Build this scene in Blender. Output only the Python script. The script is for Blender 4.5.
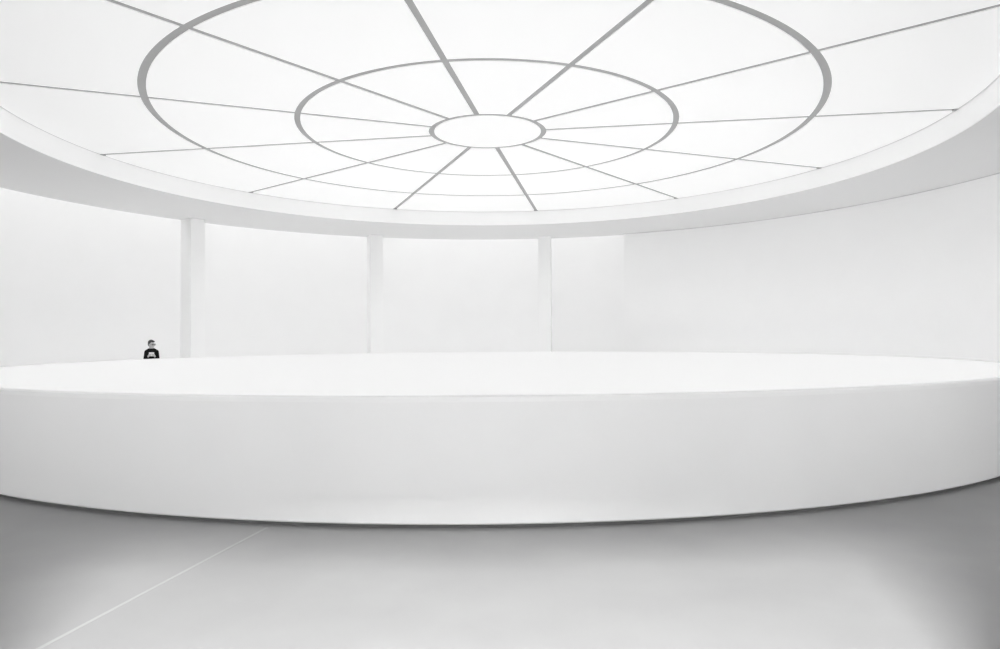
import bpy, bmesh, math, random
from math import sin, cos, pi, radians, atan2, hypot
from mathutils import Vector, Matrix

for o in list(bpy.data.objects):
    bpy.data.objects.remove(o)
SC = bpy.context.scene
COL = SC.collection
random.seed(4)

# ------------------------------------------------------------------ camera
cam_data = bpy.data.cameras.new('camera')
cam = bpy.data.objects.new('camera', cam_data)
COL.objects.link(cam)
cam_data.sensor_fit = 'HORIZONTAL'
cam_data.sensor_width = 36.0
cam_data.lens = 696.97 * 36.0 / 1000.0          # about 25 mm, wide angle
cam_data.clip_start = 0.05
cam_data.clip_end = 200
cam.matrix_world = (Matrix.Translation((0, 0, 1.587))
                    @ Matrix.Rotation(pi / 2 + 0.0200, 4, 'X')
                    @ Matrix.Rotation(-0.0068, 4, 'Z'))
SC.camera = cam

# ------------------------------------------------------------------ light and exposure
SC.view_settings.view_transform = 'Standard'
SC.view_settings.look = 'None'
SC.view_settings.exposure = 0.0
SC.view_settings.gamma = 1.0
SC.view_settings.use_curve_mapping = False
SC.cycles.max_bounces = 16
SC.cycles.diffuse_bounces = 14
SC.cycles.use_denoising = True
SKY = 0.236        # radiance of the lit skylight glass
SLOT = 0.94        # radiance of the roof slot above the outer gallery
HALL = 0.5        # radiance of the glowing panel added behind the camera
WELL = 2.10        # radiance of the glowing band added round the lower storey
SPOT = 1640.0      # watts of the unseen lamp added high in the hall

world = bpy.data.worlds.new('world')
SC.world = world
world.use_nodes = True
world.node_tree.nodes['Background'].inputs['Color'].default_value = (0.8, 0.8, 0.8, 1)
world.node_tree.nodes['Background'].inputs['Strength'].default_value = 0.5

SIDE = 1.28        # radiance of the unseen panels added either side of the portal
BACK = 7.7       # radiance of the light strip added behind the columns
FAR = 9.9         # radiance of the unseen strips added to brighten the far gallery

# unseen lamp added high in the hall to pool light on the foreground floor
ld = bpy.data.lights.new('added_flood', 'AREA')
ld.shape = 'RECTANGLE'
ld.size, ld.size_y = 1.9, 0.9
ld.energy = SPOT
lo = bpy.data.objects.new('added_flood', ld)
COL.objects.link(lo)
lo.location = (0.0, -2.2, 7.1)
lo.rotation_euler = (Vector((0.0, 4.3, 0)) - lo.location).to_track_quat('-Z', 'Y').to_euler()

# ------------------------------------------------------------------ plan of the rotunda (metres)
CX, CY = -0.2557, 16.0079     # axis of the rotunda
R_WELL = 10.044               # outside of the round parapet, and the drum above it
T_PAR = 0.14                  # parapet thickness
H_PAR = 1.089
Z_FLOOR = -0.045
Z_SOF = 5.829                 # gallery soffit
Z_GLASS = 6.339               # skylight
R_SOF = 13.80                 # free edge of the soffit
R_WALL = 13.53                # closed gallery wall
R_BACK = 16.4                 # outer wall behind the columns
Z_TOP = 7.9
A_RIGHT = 66.75               # where the closed wall on the right begins
A_LEFT = 186.0                # where the closed wall on the left begins
A_OP0, A_OP1 = 262.2, 279.6   # opening towards the hall the camera stands in


def P(r, a, z=0.0):
    a = radians(a)
    return Vector((CX + r * cos(a), CY + r * sin(a), z))


# ------------------------------------------------------------------ materials
def new_mat(name):
    m = bpy.data.materials.new(name)
    m.use_nodes = True
    nt = m.node_tree
    return m, nt, nt.nodes['Principled BSDF']


def paint(name, grey, rough=0.6, spec=0.3, bump=0.0, scale=6.0, mottle=0.0):
    m, nt, b = new_mat(name)
    b.inputs['Base Color'].default_value = (grey, grey, grey, 1)
    b.inputs['Roughness'].default_value = rough
    b.inputs['Specular IOR Level'].default_value = spec
    if mottle or bump:
        tc = nt.nodes.new('ShaderNodeTexCoord')
        nz = nt.nodes.new('ShaderNodeTexNoise')
        nz.inputs['Scale'].default_value = scale
        nz.inputs['Detail'].default_value = 6
        nt.links.new(tc.outputs['Object'], nz.inputs['Vector'])
        if mottle:
            mr = nt.nodes.new('ShaderNodeMapRange')
            mr.inputs['From Min'].default_value = 0.3
            mr.inputs['From Max'].default_value = 0.7
            mr.inputs['To Min'].default_value = grey * (1 - mottle)
            mr.inputs['To Max'].default_value = min(1, grey * (1 + mottle))
            nt.links.new(nz.outputs['Fac'], mr.inputs['Value'])
            nt.links.new(mr.outputs['Result'], b.inputs['Base Color'])
        if bump:
            bp = nt.nodes.new('ShaderNodeBump')
            bp.inputs['Strength'].default_value = bump
            bp.inputs['Distance'].default_value = 0.01
            nt.links.new(nz.outputs['Fac'], bp.inputs['Height'])
            nt.links.new(bp.outputs['Normal'], b.inputs['Normal'])
    return m


def glow(name, strength):
    m, nt, b = new_mat(name)
    b.inputs['Base Color'].default_value = (0.8, 0.8, 0.8, 1)
    b.inputs['Roughness'].default_value = 0.5
    b.inputs['Emission Color'].default_value = (1, 1, 1, 1)
    b.inputs['Emission Strength'].default_value = strength
    return m


M_WALL = paint('white_wall_paint', 0.90, 0.8, 0.1, mottle=0.008, scale=0.8)
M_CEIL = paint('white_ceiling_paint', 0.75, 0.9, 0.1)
M_DRUM = paint('white_drum_paint', 0.97, 0.8, 0.1)
M_PAR = paint('parapet_plaster', 0.94, 0.75, 0.15, mottle=0.012, scale=1.3)
M_COPE = paint('coping_white', 0.97, 0.5, 0.4)
M_FLOOR = paint('grey_concrete_floor', 0.325, 0.65, 0.10, mottle=0.045, scale=1.1)
M_JOINT = paint('pale_joint_filler', 0.385, 0.6, 0.2)
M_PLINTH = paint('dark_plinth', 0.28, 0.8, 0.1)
M_BEAM = paint('grey_painted_steel', 0.40, 0.5, 0.3)
M_GLASS = glow('lit_diffusing_glass', SKY)
M_SLOT = glow('lit_roof_slot_glass', SLOT)
M_HALL = glow('added_hall_panel', HALL)
M_FAR = glow('added_floor_strip', FAR)
M_SHADE = paint('grey_painted_shade', 0.58, 0.8, 0.1)
M_BACKL = glow('added_back_strip', BACK)
M_SIDE = glow('added_side_panel', SIDE)
M_DARK = paint('grey_hall_dark', 0.22, 0.8, 0.1, mottle=0.05, scale=2.0)  # dark tone keeps the unseen hall from bouncing the lamp's light
M_WELL = glow('added_well_glow', WELL)
M_SKIN = paint('skin', 0.60, 0.5, 0.4)
M_HAIR = paint('dark_hair', 0.03, 0.5, 0.4)
M_BLACK = paint('black_cloth', 0.012, 0.9, 0.1)
M_TROUS = paint('dark_trousers_cloth', 0.03, 0.9, 0.1)
M_SHOE = paint('black_leather', 0.015, 0.4, 0.4)
M_FRAME = paint('dark_spectacle_frame', 0.02, 0.3, 0.5)
M_PAPER = paint('white_paper', 0.88, 0.7, 0.2)


# ------------------------------------------------------------------ mesh helpers
def link(name, bm, mat, parent=None, smooth=False):
    me = bpy.data.meshes.new(name)
    bmesh.ops.recalc_face_normals(bm, faces=bm.faces)
    bm.to_mesh(me)
    bm.free()
    o = bpy.data.objects.new(name, me)
    me.materials.append(mat)
    COL.objects.link(o)
    if parent:
        o.parent = parent
        o.matrix_parent_inverse = parent.matrix_world.inverted()
    if smooth:
        for p in me.polygons:
            p.use_smooth = True
    return o


def shade_curved(o, angle=30):
    """smooth the curved faces, keep the sharp edges"""
    me = o.data
    bm = bmesh.new()
    bm.from_mesh(me)
    for f in bm.faces:
        f.smooth = True
    for e in bm.edges:
        if len(e.link_faces) == 2 and e.calc_face_angle(0) > radians(angle):
            e.smooth = False
    bm.to_mesh(me)
    bm.free()


def revolve(bm, prof, a0=0.0, a1=360.0, n=None, closed_profile=True):
    """sweep a closed (radius, z) profile about the rotunda axis"""
    full = abs(a1 - a0) >= 359.999
    if n is None:
        n = max(2, int(abs(a1 - a0)))
    rows = []
    cnt = n if full else n + 1
    for i in range(cnt):
        a = a0 + (a1 - a0) * i / n
        rows.append([bm.verts.new(P(r, a, z)) for r, z in prof])
    m = len(prof)
    for i in range(n):
        A, B = rows[i], rows[(i + 1) % cnt]
        for k in range(m if closed_profile else m - 1):
            bm.faces.new((A[k], A[(k + 1) % m], B[(k + 1) % m], B[k]))
    if not full and closed_profile:
        bm.faces.new(rows[0])
        bm.faces.new(rows[-1][::-1])


def ring(name, prof, mat, a0=0.0, a1=360.0, parent=None, n=None):
    bm = bmesh.new()
    revolve(bm, prof, a0, a1, n)
    o = link(name, bm, mat, parent)
    shade_curved(o)
    return o


def rect(r0, r1, z0, z1):
    return [(r0, z0), (r1, z0), (r1, z1), (r0, z1)]


def add_box(bm, c, sx, sy, sz, rz=0.0, bevel=0.0):
    r = bmesh.ops.create_cube(bm, size=1.0)
    M = Matrix.Translation(c) @ Matrix.Rotation(rz, 4, 'Z') @ Matrix.Diagonal((sx, sy, sz, 1))
    bmesh.ops.transform(bm, matrix=M, verts=r['verts'])
    if bevel:
        es = list({e for v in r['verts'] for e in v.link_edges})
        bmesh.ops.bevel(bm, geom=es, offset=bevel, segments=2, affect='EDGES', profile=0.5)


def struct(o):
    o['kind'] = 'structure'
    return o


def tag(o, label, cat, group=None):
    o['label'] = label
    o['category'] = cat
    if group:
        o['group'] = group
    return o


def empty(name, loc, rz=0.0):
    o = bpy.data.objects.new(name, None)
    COL.objects.link(o)
    o.location = loc
    o.rotation_euler = (0, 0, rz)
    o.empty_display_size = 0.2
    bpy.context.view_layer.update()
    return o


# ------------------------------------------------------------------ the setting
# gallery floor: an annular slab around the well, running on into the hall behind the camera
bm = bmesh.new()
revolve(bm, rect(R_WELL - T_PAR + 0.005, R_BACK + 0.3, Z_FLOOR - 0.45, Z_FLOOR), 0, 360)
floor = link('floor', bm, M_FLOOR)
shade_curved(floor)
struct(floor)
bm = bmesh.new()
add_box(bm, (CX, -1.6, Z_FLOOR - 0.25), 6.0, 2.4, 0.49)
struct(link('floor_hall', bm, M_FLOOR))
# pale radial joints in the concrete, 30 degrees apart
for a in (-100.2, -130.2, -160.2):
    bm = bmesh.new()
    p0, p1 = P(R_WELL + 0.02, a), P(13.5, a)
    mid = (p0 + p1) / 2
    add_box(bm, (mid.x, mid.y, Z_FLOOR - 0.004), (p1 - p0).length, 0.026, 0.011, radians(a))
    link('joint', bm, M_JOINT, floor)

# lower storey at the bottom of the well
bm = bmesh.new()
bmesh.ops.create_circle(bm, cap_ends=True, segments=180, radius=R_WELL - T_PAR - 0.02,
                        matrix=Matrix.Translation((CX, CY, -6.0)))
struct(link('floor_lower', bm, M_FLOOR))
struct(ring('wall_well', rect(R_WELL - T_PAR - 0.03, R_WELL - T_PAR + 0.3, -3.0, Z_FLOOR - 0.46), M_WALL))

struct(ring('lit_panel_3', rect(R_WELL - T_PAR - 0.02, R_WELL - T_PAR + 0.3, -6.05, -3.01), M_WELL))  # unseen glowing band, added to light drum and soffit from below

# gallery ceiling (flat annular soffit) and the upstand of the skylight
struct(ring('ceiling', rect(R_WELL, R_SOF, Z_SOF, Z_SOF + 0.45), M_CEIL))
struct(ring('trim_1', rect(R_WELL - 0.02, R_WELL + 0.35, Z_SOF + 0.001, Z_GLASS + 0.12), M_DRUM))
struct(ring('ceiling_outer', rect(R_SOF - 0.2, R_BACK + 0.3, Z_TOP, Z_TOP + 0.2), M_CEIL))
struct(ring('ceiling_upper', rect(R_WELL + 0.36, R_SOF - 0.15, Z_SOF + 0.46, Z_TOP + 0.2), M_CEIL))

# walls
struct(ring('wall_back', rect(R_BACK, R_BACK + 0.3, Z_FLOOR, Z_TOP), M_WALL, A_RIGHT - 4, A_LEFT + 4))
struct(ring('wall_right', rect(R_WALL, R_BACK - 0.01, Z_FLOOR, Z_SOF), M_WALL, A_OP1 - 360, A_RIGHT, n=150))
struct(ring('wall_right_upper', rect(R_SOF + 0.005, R_BACK - 0.01, Z_SOF, Z_TOP), M_WALL, A_OP1 - 360, A_RIGHT, n=150))
struct(ring('wall_left', rect(R_WALL, R_BACK + 0.3, Z_FLOOR, Z_SOF), M_WALL, A_LEFT, A_OP0, n=80))
struct(ring('wall_left_upper', rect(R_SOF + 0.005, R_BACK + 0.3, Z_SOF, Z_TOP), M_WALL, A_LEFT, A_OP0, n=80))
# daylight slot in the roof between soffit and outer wall
struct(ring('lit_panel_1', rect(R_SOF + 0.4, R_BACK - 0.25, Z_TOP - 0.06, Z_TOP - 0.005), M_SLOT, A_RIGHT + 0.6, A_LEFT - 0.6))

# glowing floor strips, added out of sight to lift the far walls and columns
for i, (a0, a1) in enumerate(((-12, 64), (68, 116), (118, 166))):
    r0 = 11.9 if i == 0 else 11.55
    struct(ring('trim_%d' % (i + 2), rect(r0, r0 + 0.25, Z_FLOOR - 0.03, Z_FLOOR + 0.004), M_FAR, a0, a1))

struct(ring('trim_5', rect(14.7, 14.95, Z_FLOOR - 0.03, Z_FLOOR + 0.004), M_BACKL, A_RIGHT + 1, A_LEFT - 1))  # added strip behind the columns, evens out the light on the outer wall
# grey strip that paints the line of shade where closed wall meets soffit
struct(ring('trim_6', rect(R_WALL - 0.045, R_WALL - 0.001, Z_SOF - 0.012, Z_SOF - 0.001), M_SHADE, A_OP1 - 360, A_RIGHT, n=150))

# unseen glowing panels added beside the portal to brighten the parapet's outer face
for i, (a0, a1) in enumerate(((238, 257), (285, 304))):
    struct(ring('lit_panel_%d' % (i + 4), rect(R_WALL - 0.02, R_WALL + 0.02, 0.9, 3.0), M_SIDE, a0, a1))

# vestibule behind the camera: a portal through the gallery wall and a tall narrow hall
struct(ring('wall_light_cutoff', rect(14.30, 14.60, 3.79, Z_TOP), M_DARK, A_OP0 - 0.2, A_OP1 + 0.2, n=12))  # unseen, put in to cut the lamp's pool short of the parapet
for nm, sx in (('wall_hall_left', -1), ('wall_hall_right', 1)):
    bm = bmesh.new()
    add_box(bm, (sx * 2.55, -1.45, 3.95), 0.3, 2.3, 7.9)
    struct(link(nm, bm, M_DARK))
bm = bmesh.new()
add_box(bm, (CX, -0.2, 8.0), 6.0, 5.0, 0.19)
struct(link('ceiling_hall', bm, M_DARK))
bm = bmesh.new()
add_box(bm, (CX, -2.6, 3.95), 5.4, 0.2, 7.9)
struct(link('wall_hall_end', bm, M_DARK))
bm = bmesh.new()
add_box(bm, (CX, -2.48, 1.5), 3.6, 0.04, 2.2)
struct(link('lit_panel_2', bm, M_HALL))  # unseen glowing panel, added to fill the front of the parapet

# ------------------------------------------------------------------ the skylight
R_RING = {'hub': 1.290, 'mid': 4.224, 'big': 7.110}
W_RING = {'hub': 0.125, 'mid': 0.125, 'big': 0.145}
W_SPOKE = 0.120
REC = 0.016
SPOKE_A = [21.0 + 30 * k for k in range(12)]
for k, d in {0: 0.1, 1: -0.2, 2: -0.35, 3: -0.2, 4: -0.25, 5: -0.6, 6: -0.45, 10: 0.15, 11: 0.8}.items():
    SPOKE_A[k] += d

sky = empty('skylight', (CX, CY, Z_GLASS))
tag(sky, 'great round skylight of lit white glass with grey rings and spokes, in the ceiling', 'skylight')
zb0, zb1 = Z_GLASS + REC, Z_GLASS + 0.06      # the steel sits in the joints between the panes
for key in ('hub', 'mid', 'big'):
    r, w = R_RING[key], W_RING[key] / 2 + 0.02
    ring('ring_beam', rect(r - w, r + w, zb0 - 0.002, zb1), M_BEAM, parent=sky, n=240)
for a in SPOKE_A:
    bm = bmesh.new()
    p0, p1 = P(R_RING['hub'] + 0.06, a), P(R_WELL - 0.03, a)
    mid = (p0 + p1) / 2
    add_box(bm, (mid.x, mid.y, (zb0 + zb1) / 2), (p1 - p0).length, W_SPOKE + 0.04, zb1 - zb0, radians(a))
    sp = link('spoke', bm, M_BEAM, sky)
    bm = bmesh.new()
    pe = P(R_WELL - 0.07, a)
    add_box(bm, (pe.x, pe.y, Z_GLASS), 0.07, W_SPOKE + 0.02, 0.03, radians(a), 0.004)
    link('end_bracket', bm, M_BEAM, sp)
# slim edge profile where the glass meets the drum
ring('edge_frame', rect(R_WELL - 0.055, R_WELL - 0.021, Z_GLASS - 0.006, zb1), M_CEIL, parent=sky)
# the glass: one disc in the hub and twelve panes in each of three bands
bm = bmesh.new()
rows = []
n = 96
rh = R_RING['hub'] - W_RING['hub'] / 2
vs = [[bm.verts.new((CX + rh * cos(2 * pi * i / n), CY + rh * sin(2 * pi * i / n), z))
       for i in range(n)] for z in (Z_GLASS, Z_GLASS + 0.015)]
bm.faces.new(vs[0]); bm.faces.new(vs[1])
for i in range(n):
    bm.faces.new((vs[0][i], vs[0][(i + 1) % n], vs[1][(i + 1) % n], vs[1][i]))
link('centre_pane', bm, M_GLASS, sky)


def pane(r0, r1, a0, a1, n=24):
    """sector of glass with edges parallel to the spokes"""
    bm = bmesh.new()
    h = W_SPOKE / 2
    layers = []
    for z in (Z_GLASS, Z_GLASS + 0.015):
        rows = []
        for r in (r0, r1):
            da = math.degrees(math.asin(h / r))
            rows.append([bm.verts.new(P(r, a0 + da + (a1 - a0 - 2 * da) * i / n, z)) for i in range(n + 1)])
        layers.append(rows)
    lo_, hi_ = layers
    for i in range(n):
        for L in layers:
            bm.faces.new((L[0][i], L[0][i + 1], L[1][i + 1], L[1][i]))
        for k in (0, 1):
            bm.faces.new((lo_[k][i], lo_[k][i + 1], hi_[k][i + 1], hi_[k][i]))
    for i in (0, n):
        bm.faces.new((lo_[0][i], lo_[1][i], hi_[1][i], hi_[0][i]))
    return link('glass_pane', bm, M_GLASS, sky)


edges = [(R_RING[k] - W_RING[k] / 2, R_RING[k] + W_RING[k] / 2) for k in ('hub', 'mid', 'big')]
bands = [(edges[0][1], edges[1][0]), (edges[1][1], edges[2][0]), (edges[2][1], R_WELL - 0.03)]
for r0, r1 in bands:
    for k in range(12):
        pane(r0, r1, SPOKE_A[k], SPOKE_A[(k + 1) % 12] + (360 if k == 11 else 0))

# ------------------------------------------------------------------ round parapet
c = 0.012
bm = bmesh.new()
ro, ri = R_WELL, R_WELL - T_PAR
revolve(bm, [(ri, 0.0), (ro - c, 0.0), (ro, c), (ro, H_PAR - 0.045), (ri, H_PAR - 0.045)], n=480)
par = link('parapet', bm, M_PAR)
shade_curved(par)
tag(par, 'white round parapet wall ringing the open well on the gallery floor', 'parapet')
bm = bmesh.new()
rr = 0.008
arris = [(ro - rr + rr * cos(t), H_PAR - rr + rr * sin(t)) for t in (0, pi / 10, pi / 5, 3 * pi / 10, 2 * pi / 5, pi / 2)]
revolve(bm, [(ri, H_PAR - 0.045), (ro, H_PAR - 0.045)] + arris
        + [(ri - 0.03 + c, H_PAR), (ri - 0.03, H_PAR - c), (ri - 0.03, H_PAR - 0.045)], n=480)
cp = link('coping', bm, M_COPE, par)
shade_curved(cp)
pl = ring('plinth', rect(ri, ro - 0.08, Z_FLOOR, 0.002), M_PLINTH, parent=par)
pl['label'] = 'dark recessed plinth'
lin = ring('inner_lining', rect(ri - 0.03, ri - 0.001, Z_FLOOR - 0.455, H_PAR - 0.046), M_DRUM, parent=par)

# ------------------------------------------------------------------ columns behind the parapet
def column(a, label):
    t = empty('column', P(13.50, a, Z_FLOOR), radians(a))
    tag(t, label, 'column', 'columns along the gallery')
    bm = bmesh.new()
    p = P(13.50, a)
    add_box(bm, (p.x, p.y, (Z_FLOOR + Z_SOF) / 2), 0.72, 0.51, Z_SOF - Z_FLOOR, radians(a), 0.006)
    link('shaft', bm, M_WALL, t)
    return t

column(141.3, 'white square column nearest the person in black, leftmost of the three')
column(111.15, 'white square column standing between two others, middle of the three')
column(80.75, 'white square column nearest the end of the right hand wall')

# ------------------------------------------------------------------ the visitor behind the parapet
def capsule(bm, p0, r0, p1, r1, flat=1.0):
    """closed tapered capsule from p0 to p1; flat squeezes it along local y"""
    p0, p1 = Vector(p0), Vector(p1)
    d = p1 - p0
    L = max(d.length, 1e-5)
    q = d.normalized().to_track_quat('Z', 'Y') if d.length > 1e-5 else Matrix.Identity(3).to_quaternion()
    nseg, nr = 16, 5
    prof = []
    for i in range(nr + 1):
        t = -pi / 2 + (pi / 2) * i / nr
        prof.append((r0 * cos(t), r0 * sin(t)))
    for i in range(nr + 1):
        t = (pi / 2) * i / nr
        prof.append((r1 * cos(t), L + r1 * sin(t)))
    rows = []
    for r, z in prof[1:-1]:
        rows.append([bm.verts.new(p0 + q @ Vector((r * cos(2 * pi * k / nseg), flat * r * sin(2 * pi * k / nseg), z))) for k in range(nseg)])
    b = bm.verts.new(p0 + q @ Vector((0, 0, prof[0][1])))
    t = bm.verts.new(p0 + q @ Vector((0, 0, prof[-1][1])))
    for k in range(nseg):
        k2 = (k + 1) % nseg
        bm.faces.new((b, rows[0][k2], rows[0][k]))
        bm.faces.new((t, rows[-1][k], rows[-1][k2]))
        for i in range(len(rows) - 1):
            bm.faces.new((rows[i][k], rows[i][k2], rows[i + 1][k2], rows[i + 1][k]))


def ball(bm, c, rx, ry, rz, M=None):
    r = bmesh.ops.create_uvsphere(bm, u_segments=24, v_segments=16, radius=1.0)
    X = Matrix.Translation(c) @ Matrix.Diagonal((rx, ry, rz, 1))
    if M is not None:
        X = M @ X
    bmesh.ops.transform(bm, matrix=X, verts=r['verts'])


def chain(bm, pts, flat=1.0):
    for (a, ra), (b, rb) in zip(pts[:-1], pts[1:]):
        capsule(bm, a, ra, b, rb, flat)


def fuse(name, bm, mat, parent, voxel, smooth=3):
    """merge overlapping closed shapes into one continuous skin"""
    me = bpy.data.meshes.new(name + '_raw')
    bmesh.ops.recalc_face_normals(bm, faces=bm.faces)
    bm.to_mesh(me)
    bm.free()
    o = bpy.data.objects.new(name + '_raw', me)
    COL.objects.link(o)
    m = o.modifiers.new('remesh', 'REMESH')
    m.mode = 'VOXEL'
    m.voxel_size = voxel
    sm = o.modifiers.new('smooth', 'SMOOTH')
    sm.factor = 0.5
    sm.iterations = smooth
    dg = bpy.context.evaluated_depsgraph_get()
    new = bpy.data.meshes.new_from_object(o.evaluated_get(dg))
    bpy.data.objects.remove(o)
    bpy.data.meshes.remove(me)
    new.name = name
    new.materials.clear()
    new.materials.append(mat)
    for p in new.polygons:
        p.use_smooth = True
    out = bpy.data.objects.new(name, new)
    COL.objects.link(out)
    out.parent = parent
    return out


PX, PY = P(10.47, 158.0).xy
who = empty('person', (PX, PY, Z_FLOOR), radians(26.5))
tag(who, 'person in black with short dark hair and spectacles standing behind the parapet, holding a booklet', 'person')

# head: turned to the person's left and tipped down a little
HC = Vector((0.0, -0.015, 1.555))
HM = Matrix.Translation(HC) @ Matrix.Rotation(radians(38), 4, 'Z') @ Matrix.Rotation(radians(8), 4, 'X')

bm = bmesh.new()
ball(bm, (0, 0.012, 0.030), 0.073, 0.092, 0.085, HM)         # cranium
ball(bm, (0, -0.030, -0.020), 0.061, 0.060, 0.085, HM)       # face
ball(bm, (0, -0.045, -0.085), 0.034, 0.034, 0.026, HM)       # chin
ball(bm, (0, -0.082, 0.018), 0.048, 0.012, 0.012, HM)        # brow
ball(bm, (0, -0.090, -0.062), 0.024, 0.010, 0.006, HM)       # upper lip
ball(bm, (0, -0.088, -0.073), 0.020, 0.010, 0.006, HM)       # lower lip
capsule(bm, HM @ Vector((0, -0.088, 0.006)), 0.009, HM @ Vector((0, -0.108, -0.035)), 0.014)   # nose
for sx in (-1, 1):
    ball(bm, (sx * 0.040, -0.066, -0.022), 0.022, 0.020, 0.022, HM)     # cheek
    ball(bm, (sx * 0.074, 0.008, -0.010), 0.008, 0.019, 0.032, HM)      # ear
capsule(bm, HM @ Vector((0, 0.02, -0.06)), 0.052, (0, 0.015, 1.375), 0.056)   # neck
# trunk
ball(bm, (0, 0.0, 1.24), 0.130, 0.090, 0.165)
ball(bm, (0, 0.0, 1.03), 0.130, 0.088, 0.16)
ball(bm, (0, 0.005, 0.90), 0.155, 0.100, 0.12)
chain(bm, [((-0.135, 0.0, 1.35), 0.040), ((0.0, 0.01, 1.39), 0.05), ((0.135, 0.0, 1.35), 0.040)])
for sx in (-1, 1):
    elbow = (sx * 0.168, -0.02, 1.085)
    wrist = (sx * 0.089, -0.235, 1.190)
    chain(bm, [((sx * 0.140, 0.0, 1.34), 0.042), (elbow, 0.036), (wrist, 0.025)])
    chain(bm, [((sx * 0.085, 0.005, 0.86), 0.078), ((sx * 0.090, -0.01, 0.48), 0.052), ((sx * 0.095, 0.015, 0.32), 0.050), ((sx * 0.098, 0.015, 0.085), 0.036)])
    capsule(bm, (sx * 0.098, 0.02, 0.05), 0.036, (sx * 0.115, -0.13, 0.035), 0.030)
    # hand: palm beside the lower corner of the booklet, four fingers over the cover, thumb inside
    pal0, pal1 = Vector((sx * 0.084, -0.255, 1.200)), Vector((sx * 0.073, -0.305, 1.232))
    capsule(bm, pal0, 0.026, pal1, 0.024, 0.75)
    for f, (dz, L) in enumerate(((0.030, 0.062), (0.012, 0.068), (-0.006, 0.064), (-0.023, 0.052))):
        k = Vector((sx * 0.075, -0.318, 1.232 + dz))
        m1 = k + Vector((-sx * L * 0.42, -0.024, 0.006))
        m2 = m1 + Vector((-sx * L * 0.34, 0.000, 0.003))
        tip = m2 + Vector((-sx * L * 0.24, 0.010, 0.000))
        chain(bm, [(k, 0.0095), (m1, 0.009), (m2, 0.0082), (tip, 0.0072)])
    chain(bm, [((sx * 0.081, -0.262, 1.216), 0.013), ((sx * 0.065, -0.275, 1.250), 0.011), ((sx * 0.046, -0.296, 1.272), 0.009)])
body = fuse('body', bm, M_SKIN, who, 0.0055, 2)
body['label'] = 'bare face, neck and hands'

for sx in (-1, 1):
    bm = bmesh.new()
    ball(bm, (sx * 0.030, -0.080, -0.002), 0.012, 0.012, 0.010, HM)
    link('eye', bm, M_FRAME, who, True)
for o in [c for c in who.children if c.name.startswith('eye')]:
    o.matrix_parent_inverse = Matrix.Identity(4)

# short hair over the top, back and sides of the head
bm = bmesh.new()
ball(bm, (0, 0.026, 0.042), 0.080, 0.094, 0.084, HM)
ball(bm, (0, 0.058, -0.005), 0.068, 0.058, 0.075, HM)
ball(bm, (0.0, -0.040, 0.082), 0.058, 0.042, 0.030, HM)
for sx in (-1, 1):
    ball(bm, (sx * 0.068, 0.012, 0.030), 0.012, 0.030, 0.045, HM)
hair = fuse('hair', bm, M_HAIR, who, 0.006, 2)

# spectacles
bm = bmesh.new()
for sx in (-1, 1):
    n, tr = 28, 0.0055
    rows = []
    for i in range(n):
        a = 2 * pi * i / n
        c0 = Vector((sx * 0.034 + 0.026 * cos(a), -0.101 + 0.006 * abs(cos(a)), -0.001 + 0.020 * sin(a)))
        u = Vector((cos(a), 0, sin(a)))
        rows.append([bm.verts.new(HM @ (c0 + u * tr * cos(b) + Vector((0, tr * sin(b), 0)))) for b in (0, pi / 2, pi, 3 * pi / 2)])
    for i in range(n):
        for k in range(4):
            bm.faces.new((rows[i][k], rows[i][(k + 1) % 4], rows[(i + 1) % n][(k + 1) % 4], rows[(i + 1) % n][k]))
    capsule(bm, HM @ Vector((sx * 0.060, -0.095, 0.002)), 0.003, HM @ Vector((sx * 0.080, 0.005, 0.002)), 0.003)
capsule(bm, HM @ Vector((-0.009, -0.104, 0.002)), 0.003, HM @ Vector((0.009, -0.104, 0.002)), 0.003)
sp = link('spectacles', bm, M_FRAME, who, True)
sp.matrix_parent_inverse = Matrix.Identity(4)

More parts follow.
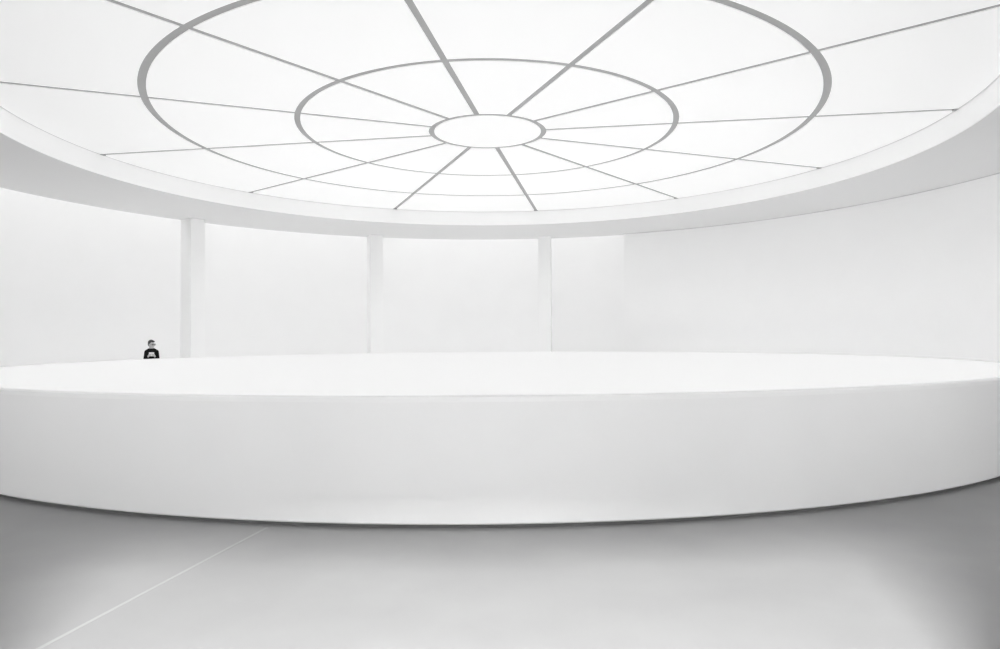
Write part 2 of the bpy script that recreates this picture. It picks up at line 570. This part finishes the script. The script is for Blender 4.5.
# black pullover
bm = bmesh.new()
ball(bm, (0, 0.0, 1.235), 0.146, 0.108, 0.175)
ball(bm, (0, 0.0, 1.02), 0.148, 0.108, 0.19)
ball(bm, (0, 0.005, 0.92), 0.172, 0.118, 0.12)
chain(bm, [((-0.128, 0.005, 1.338), 0.056), ((-0.055, 0.012, 1.378), 0.060), ((0.055, 0.012, 1.378), 0.060), ((0.128, 0.005, 1.338), 0.056)])
for sx in (-1, 1):
    chain(bm, [((sx * 0.138, 0.0, 1.325), 0.053), ((sx * 0.166, -0.02, 1.09), 0.048), ((sx * 0.130, -0.125, 1.135), 0.043), ((sx * 0.096, -0.222, 1.184), 0.037)])
fuse('pullover', bm, M_BLACK, who, 0.008, 3)
bm = bmesh.new()
n = 32
rows = []
for z, r in ((1.395, 0.068), (1.428, 0.066), (1.428, 0.057), (1.395, 0.058)):
    rows.append([bm.verts.new((r * cos(2 * pi * i / n), 0.014 + r * sin(2 * pi * i / n), z)) for i in range(n)])
for k in range(4):
    for i in range(n):
        bm.faces.new((rows[k][i], rows[k][(i + 1) % n], rows[(k + 1) % 4][(i + 1) % n], rows[(k + 1) % 4][i]))
col = link('collar', bm, M_BLACK, who, True)
col.matrix_parent_inverse = Matrix.Identity(4)

# trousers and shoes
bm = bmesh.new()
ball(bm, (0, 0.005, 0.885), 0.166, 0.112, 0.11)
for sx in (-1, 1):
    chain(bm, [((sx * 0.086, 0.005, 0.84), 0.088), ((sx * 0.091, -0.008, 0.48), 0.066), ((sx * 0.096, 0.015, 0.30), 0.062), ((sx * 0.098, 0.015, 0.10), 0.054)])
fuse('trousers', bm, M_TROUS, who, 0.009, 3)
for sx in (-1, 1):
    bm = bmesh.new()
    capsule(bm, (sx * 0.098, 0.03, 0.058), 0.046, (sx * 0.118, -0.155, 0.046), 0.040)
    add_box(bm, (sx * 0.109, -0.065, 0.016), 0.085, 0.275, 0.030, sx * 0.10, 0.006)
    fuse('shoe', bm, M_SHOE, who, 0.006, 2)

# white booklet, open in both hands
bk = empty('booklet', (PX, PY, Z_FLOOR), radians(26.5))
tag(bk, 'open white booklet held up in both hands by the person in black', 'booklet')
tilt = Matrix.Translation((0, -0.322, 1.268)) @ Matrix.Rotation(radians(-16), 4, 'X')
for sx in (-1, 1):
    bm = bmesh.new()
    add_box(bm, (sx * 0.035, 0.0, 0.0), 0.068, 0.006, 0.118, 0, 0.0015)
    bmesh.ops.transform(bm, matrix=tilt @ Matrix.Rotation(radians(sx * 14), 4, 'Z'), verts=bm.verts)
    o = link('page_block', bm, M_PAPER, bk)
    o.matrix_parent_inverse = Matrix.Identity(4)
bm = bmesh.new()
capsule(bm, tilt @ Vector((0, -0.002, -0.057)), 0.004, tilt @ Vector((0, -0.002, 0.057)), 0.004)
o = link('spine', bm, M_PAPER, bk, True)
o.matrix_parent_inverse = Matrix.Identity(4)

# both at the person's true size
for o in (who, bk):
    o.scale = (0.989, 0.989, 0.989)
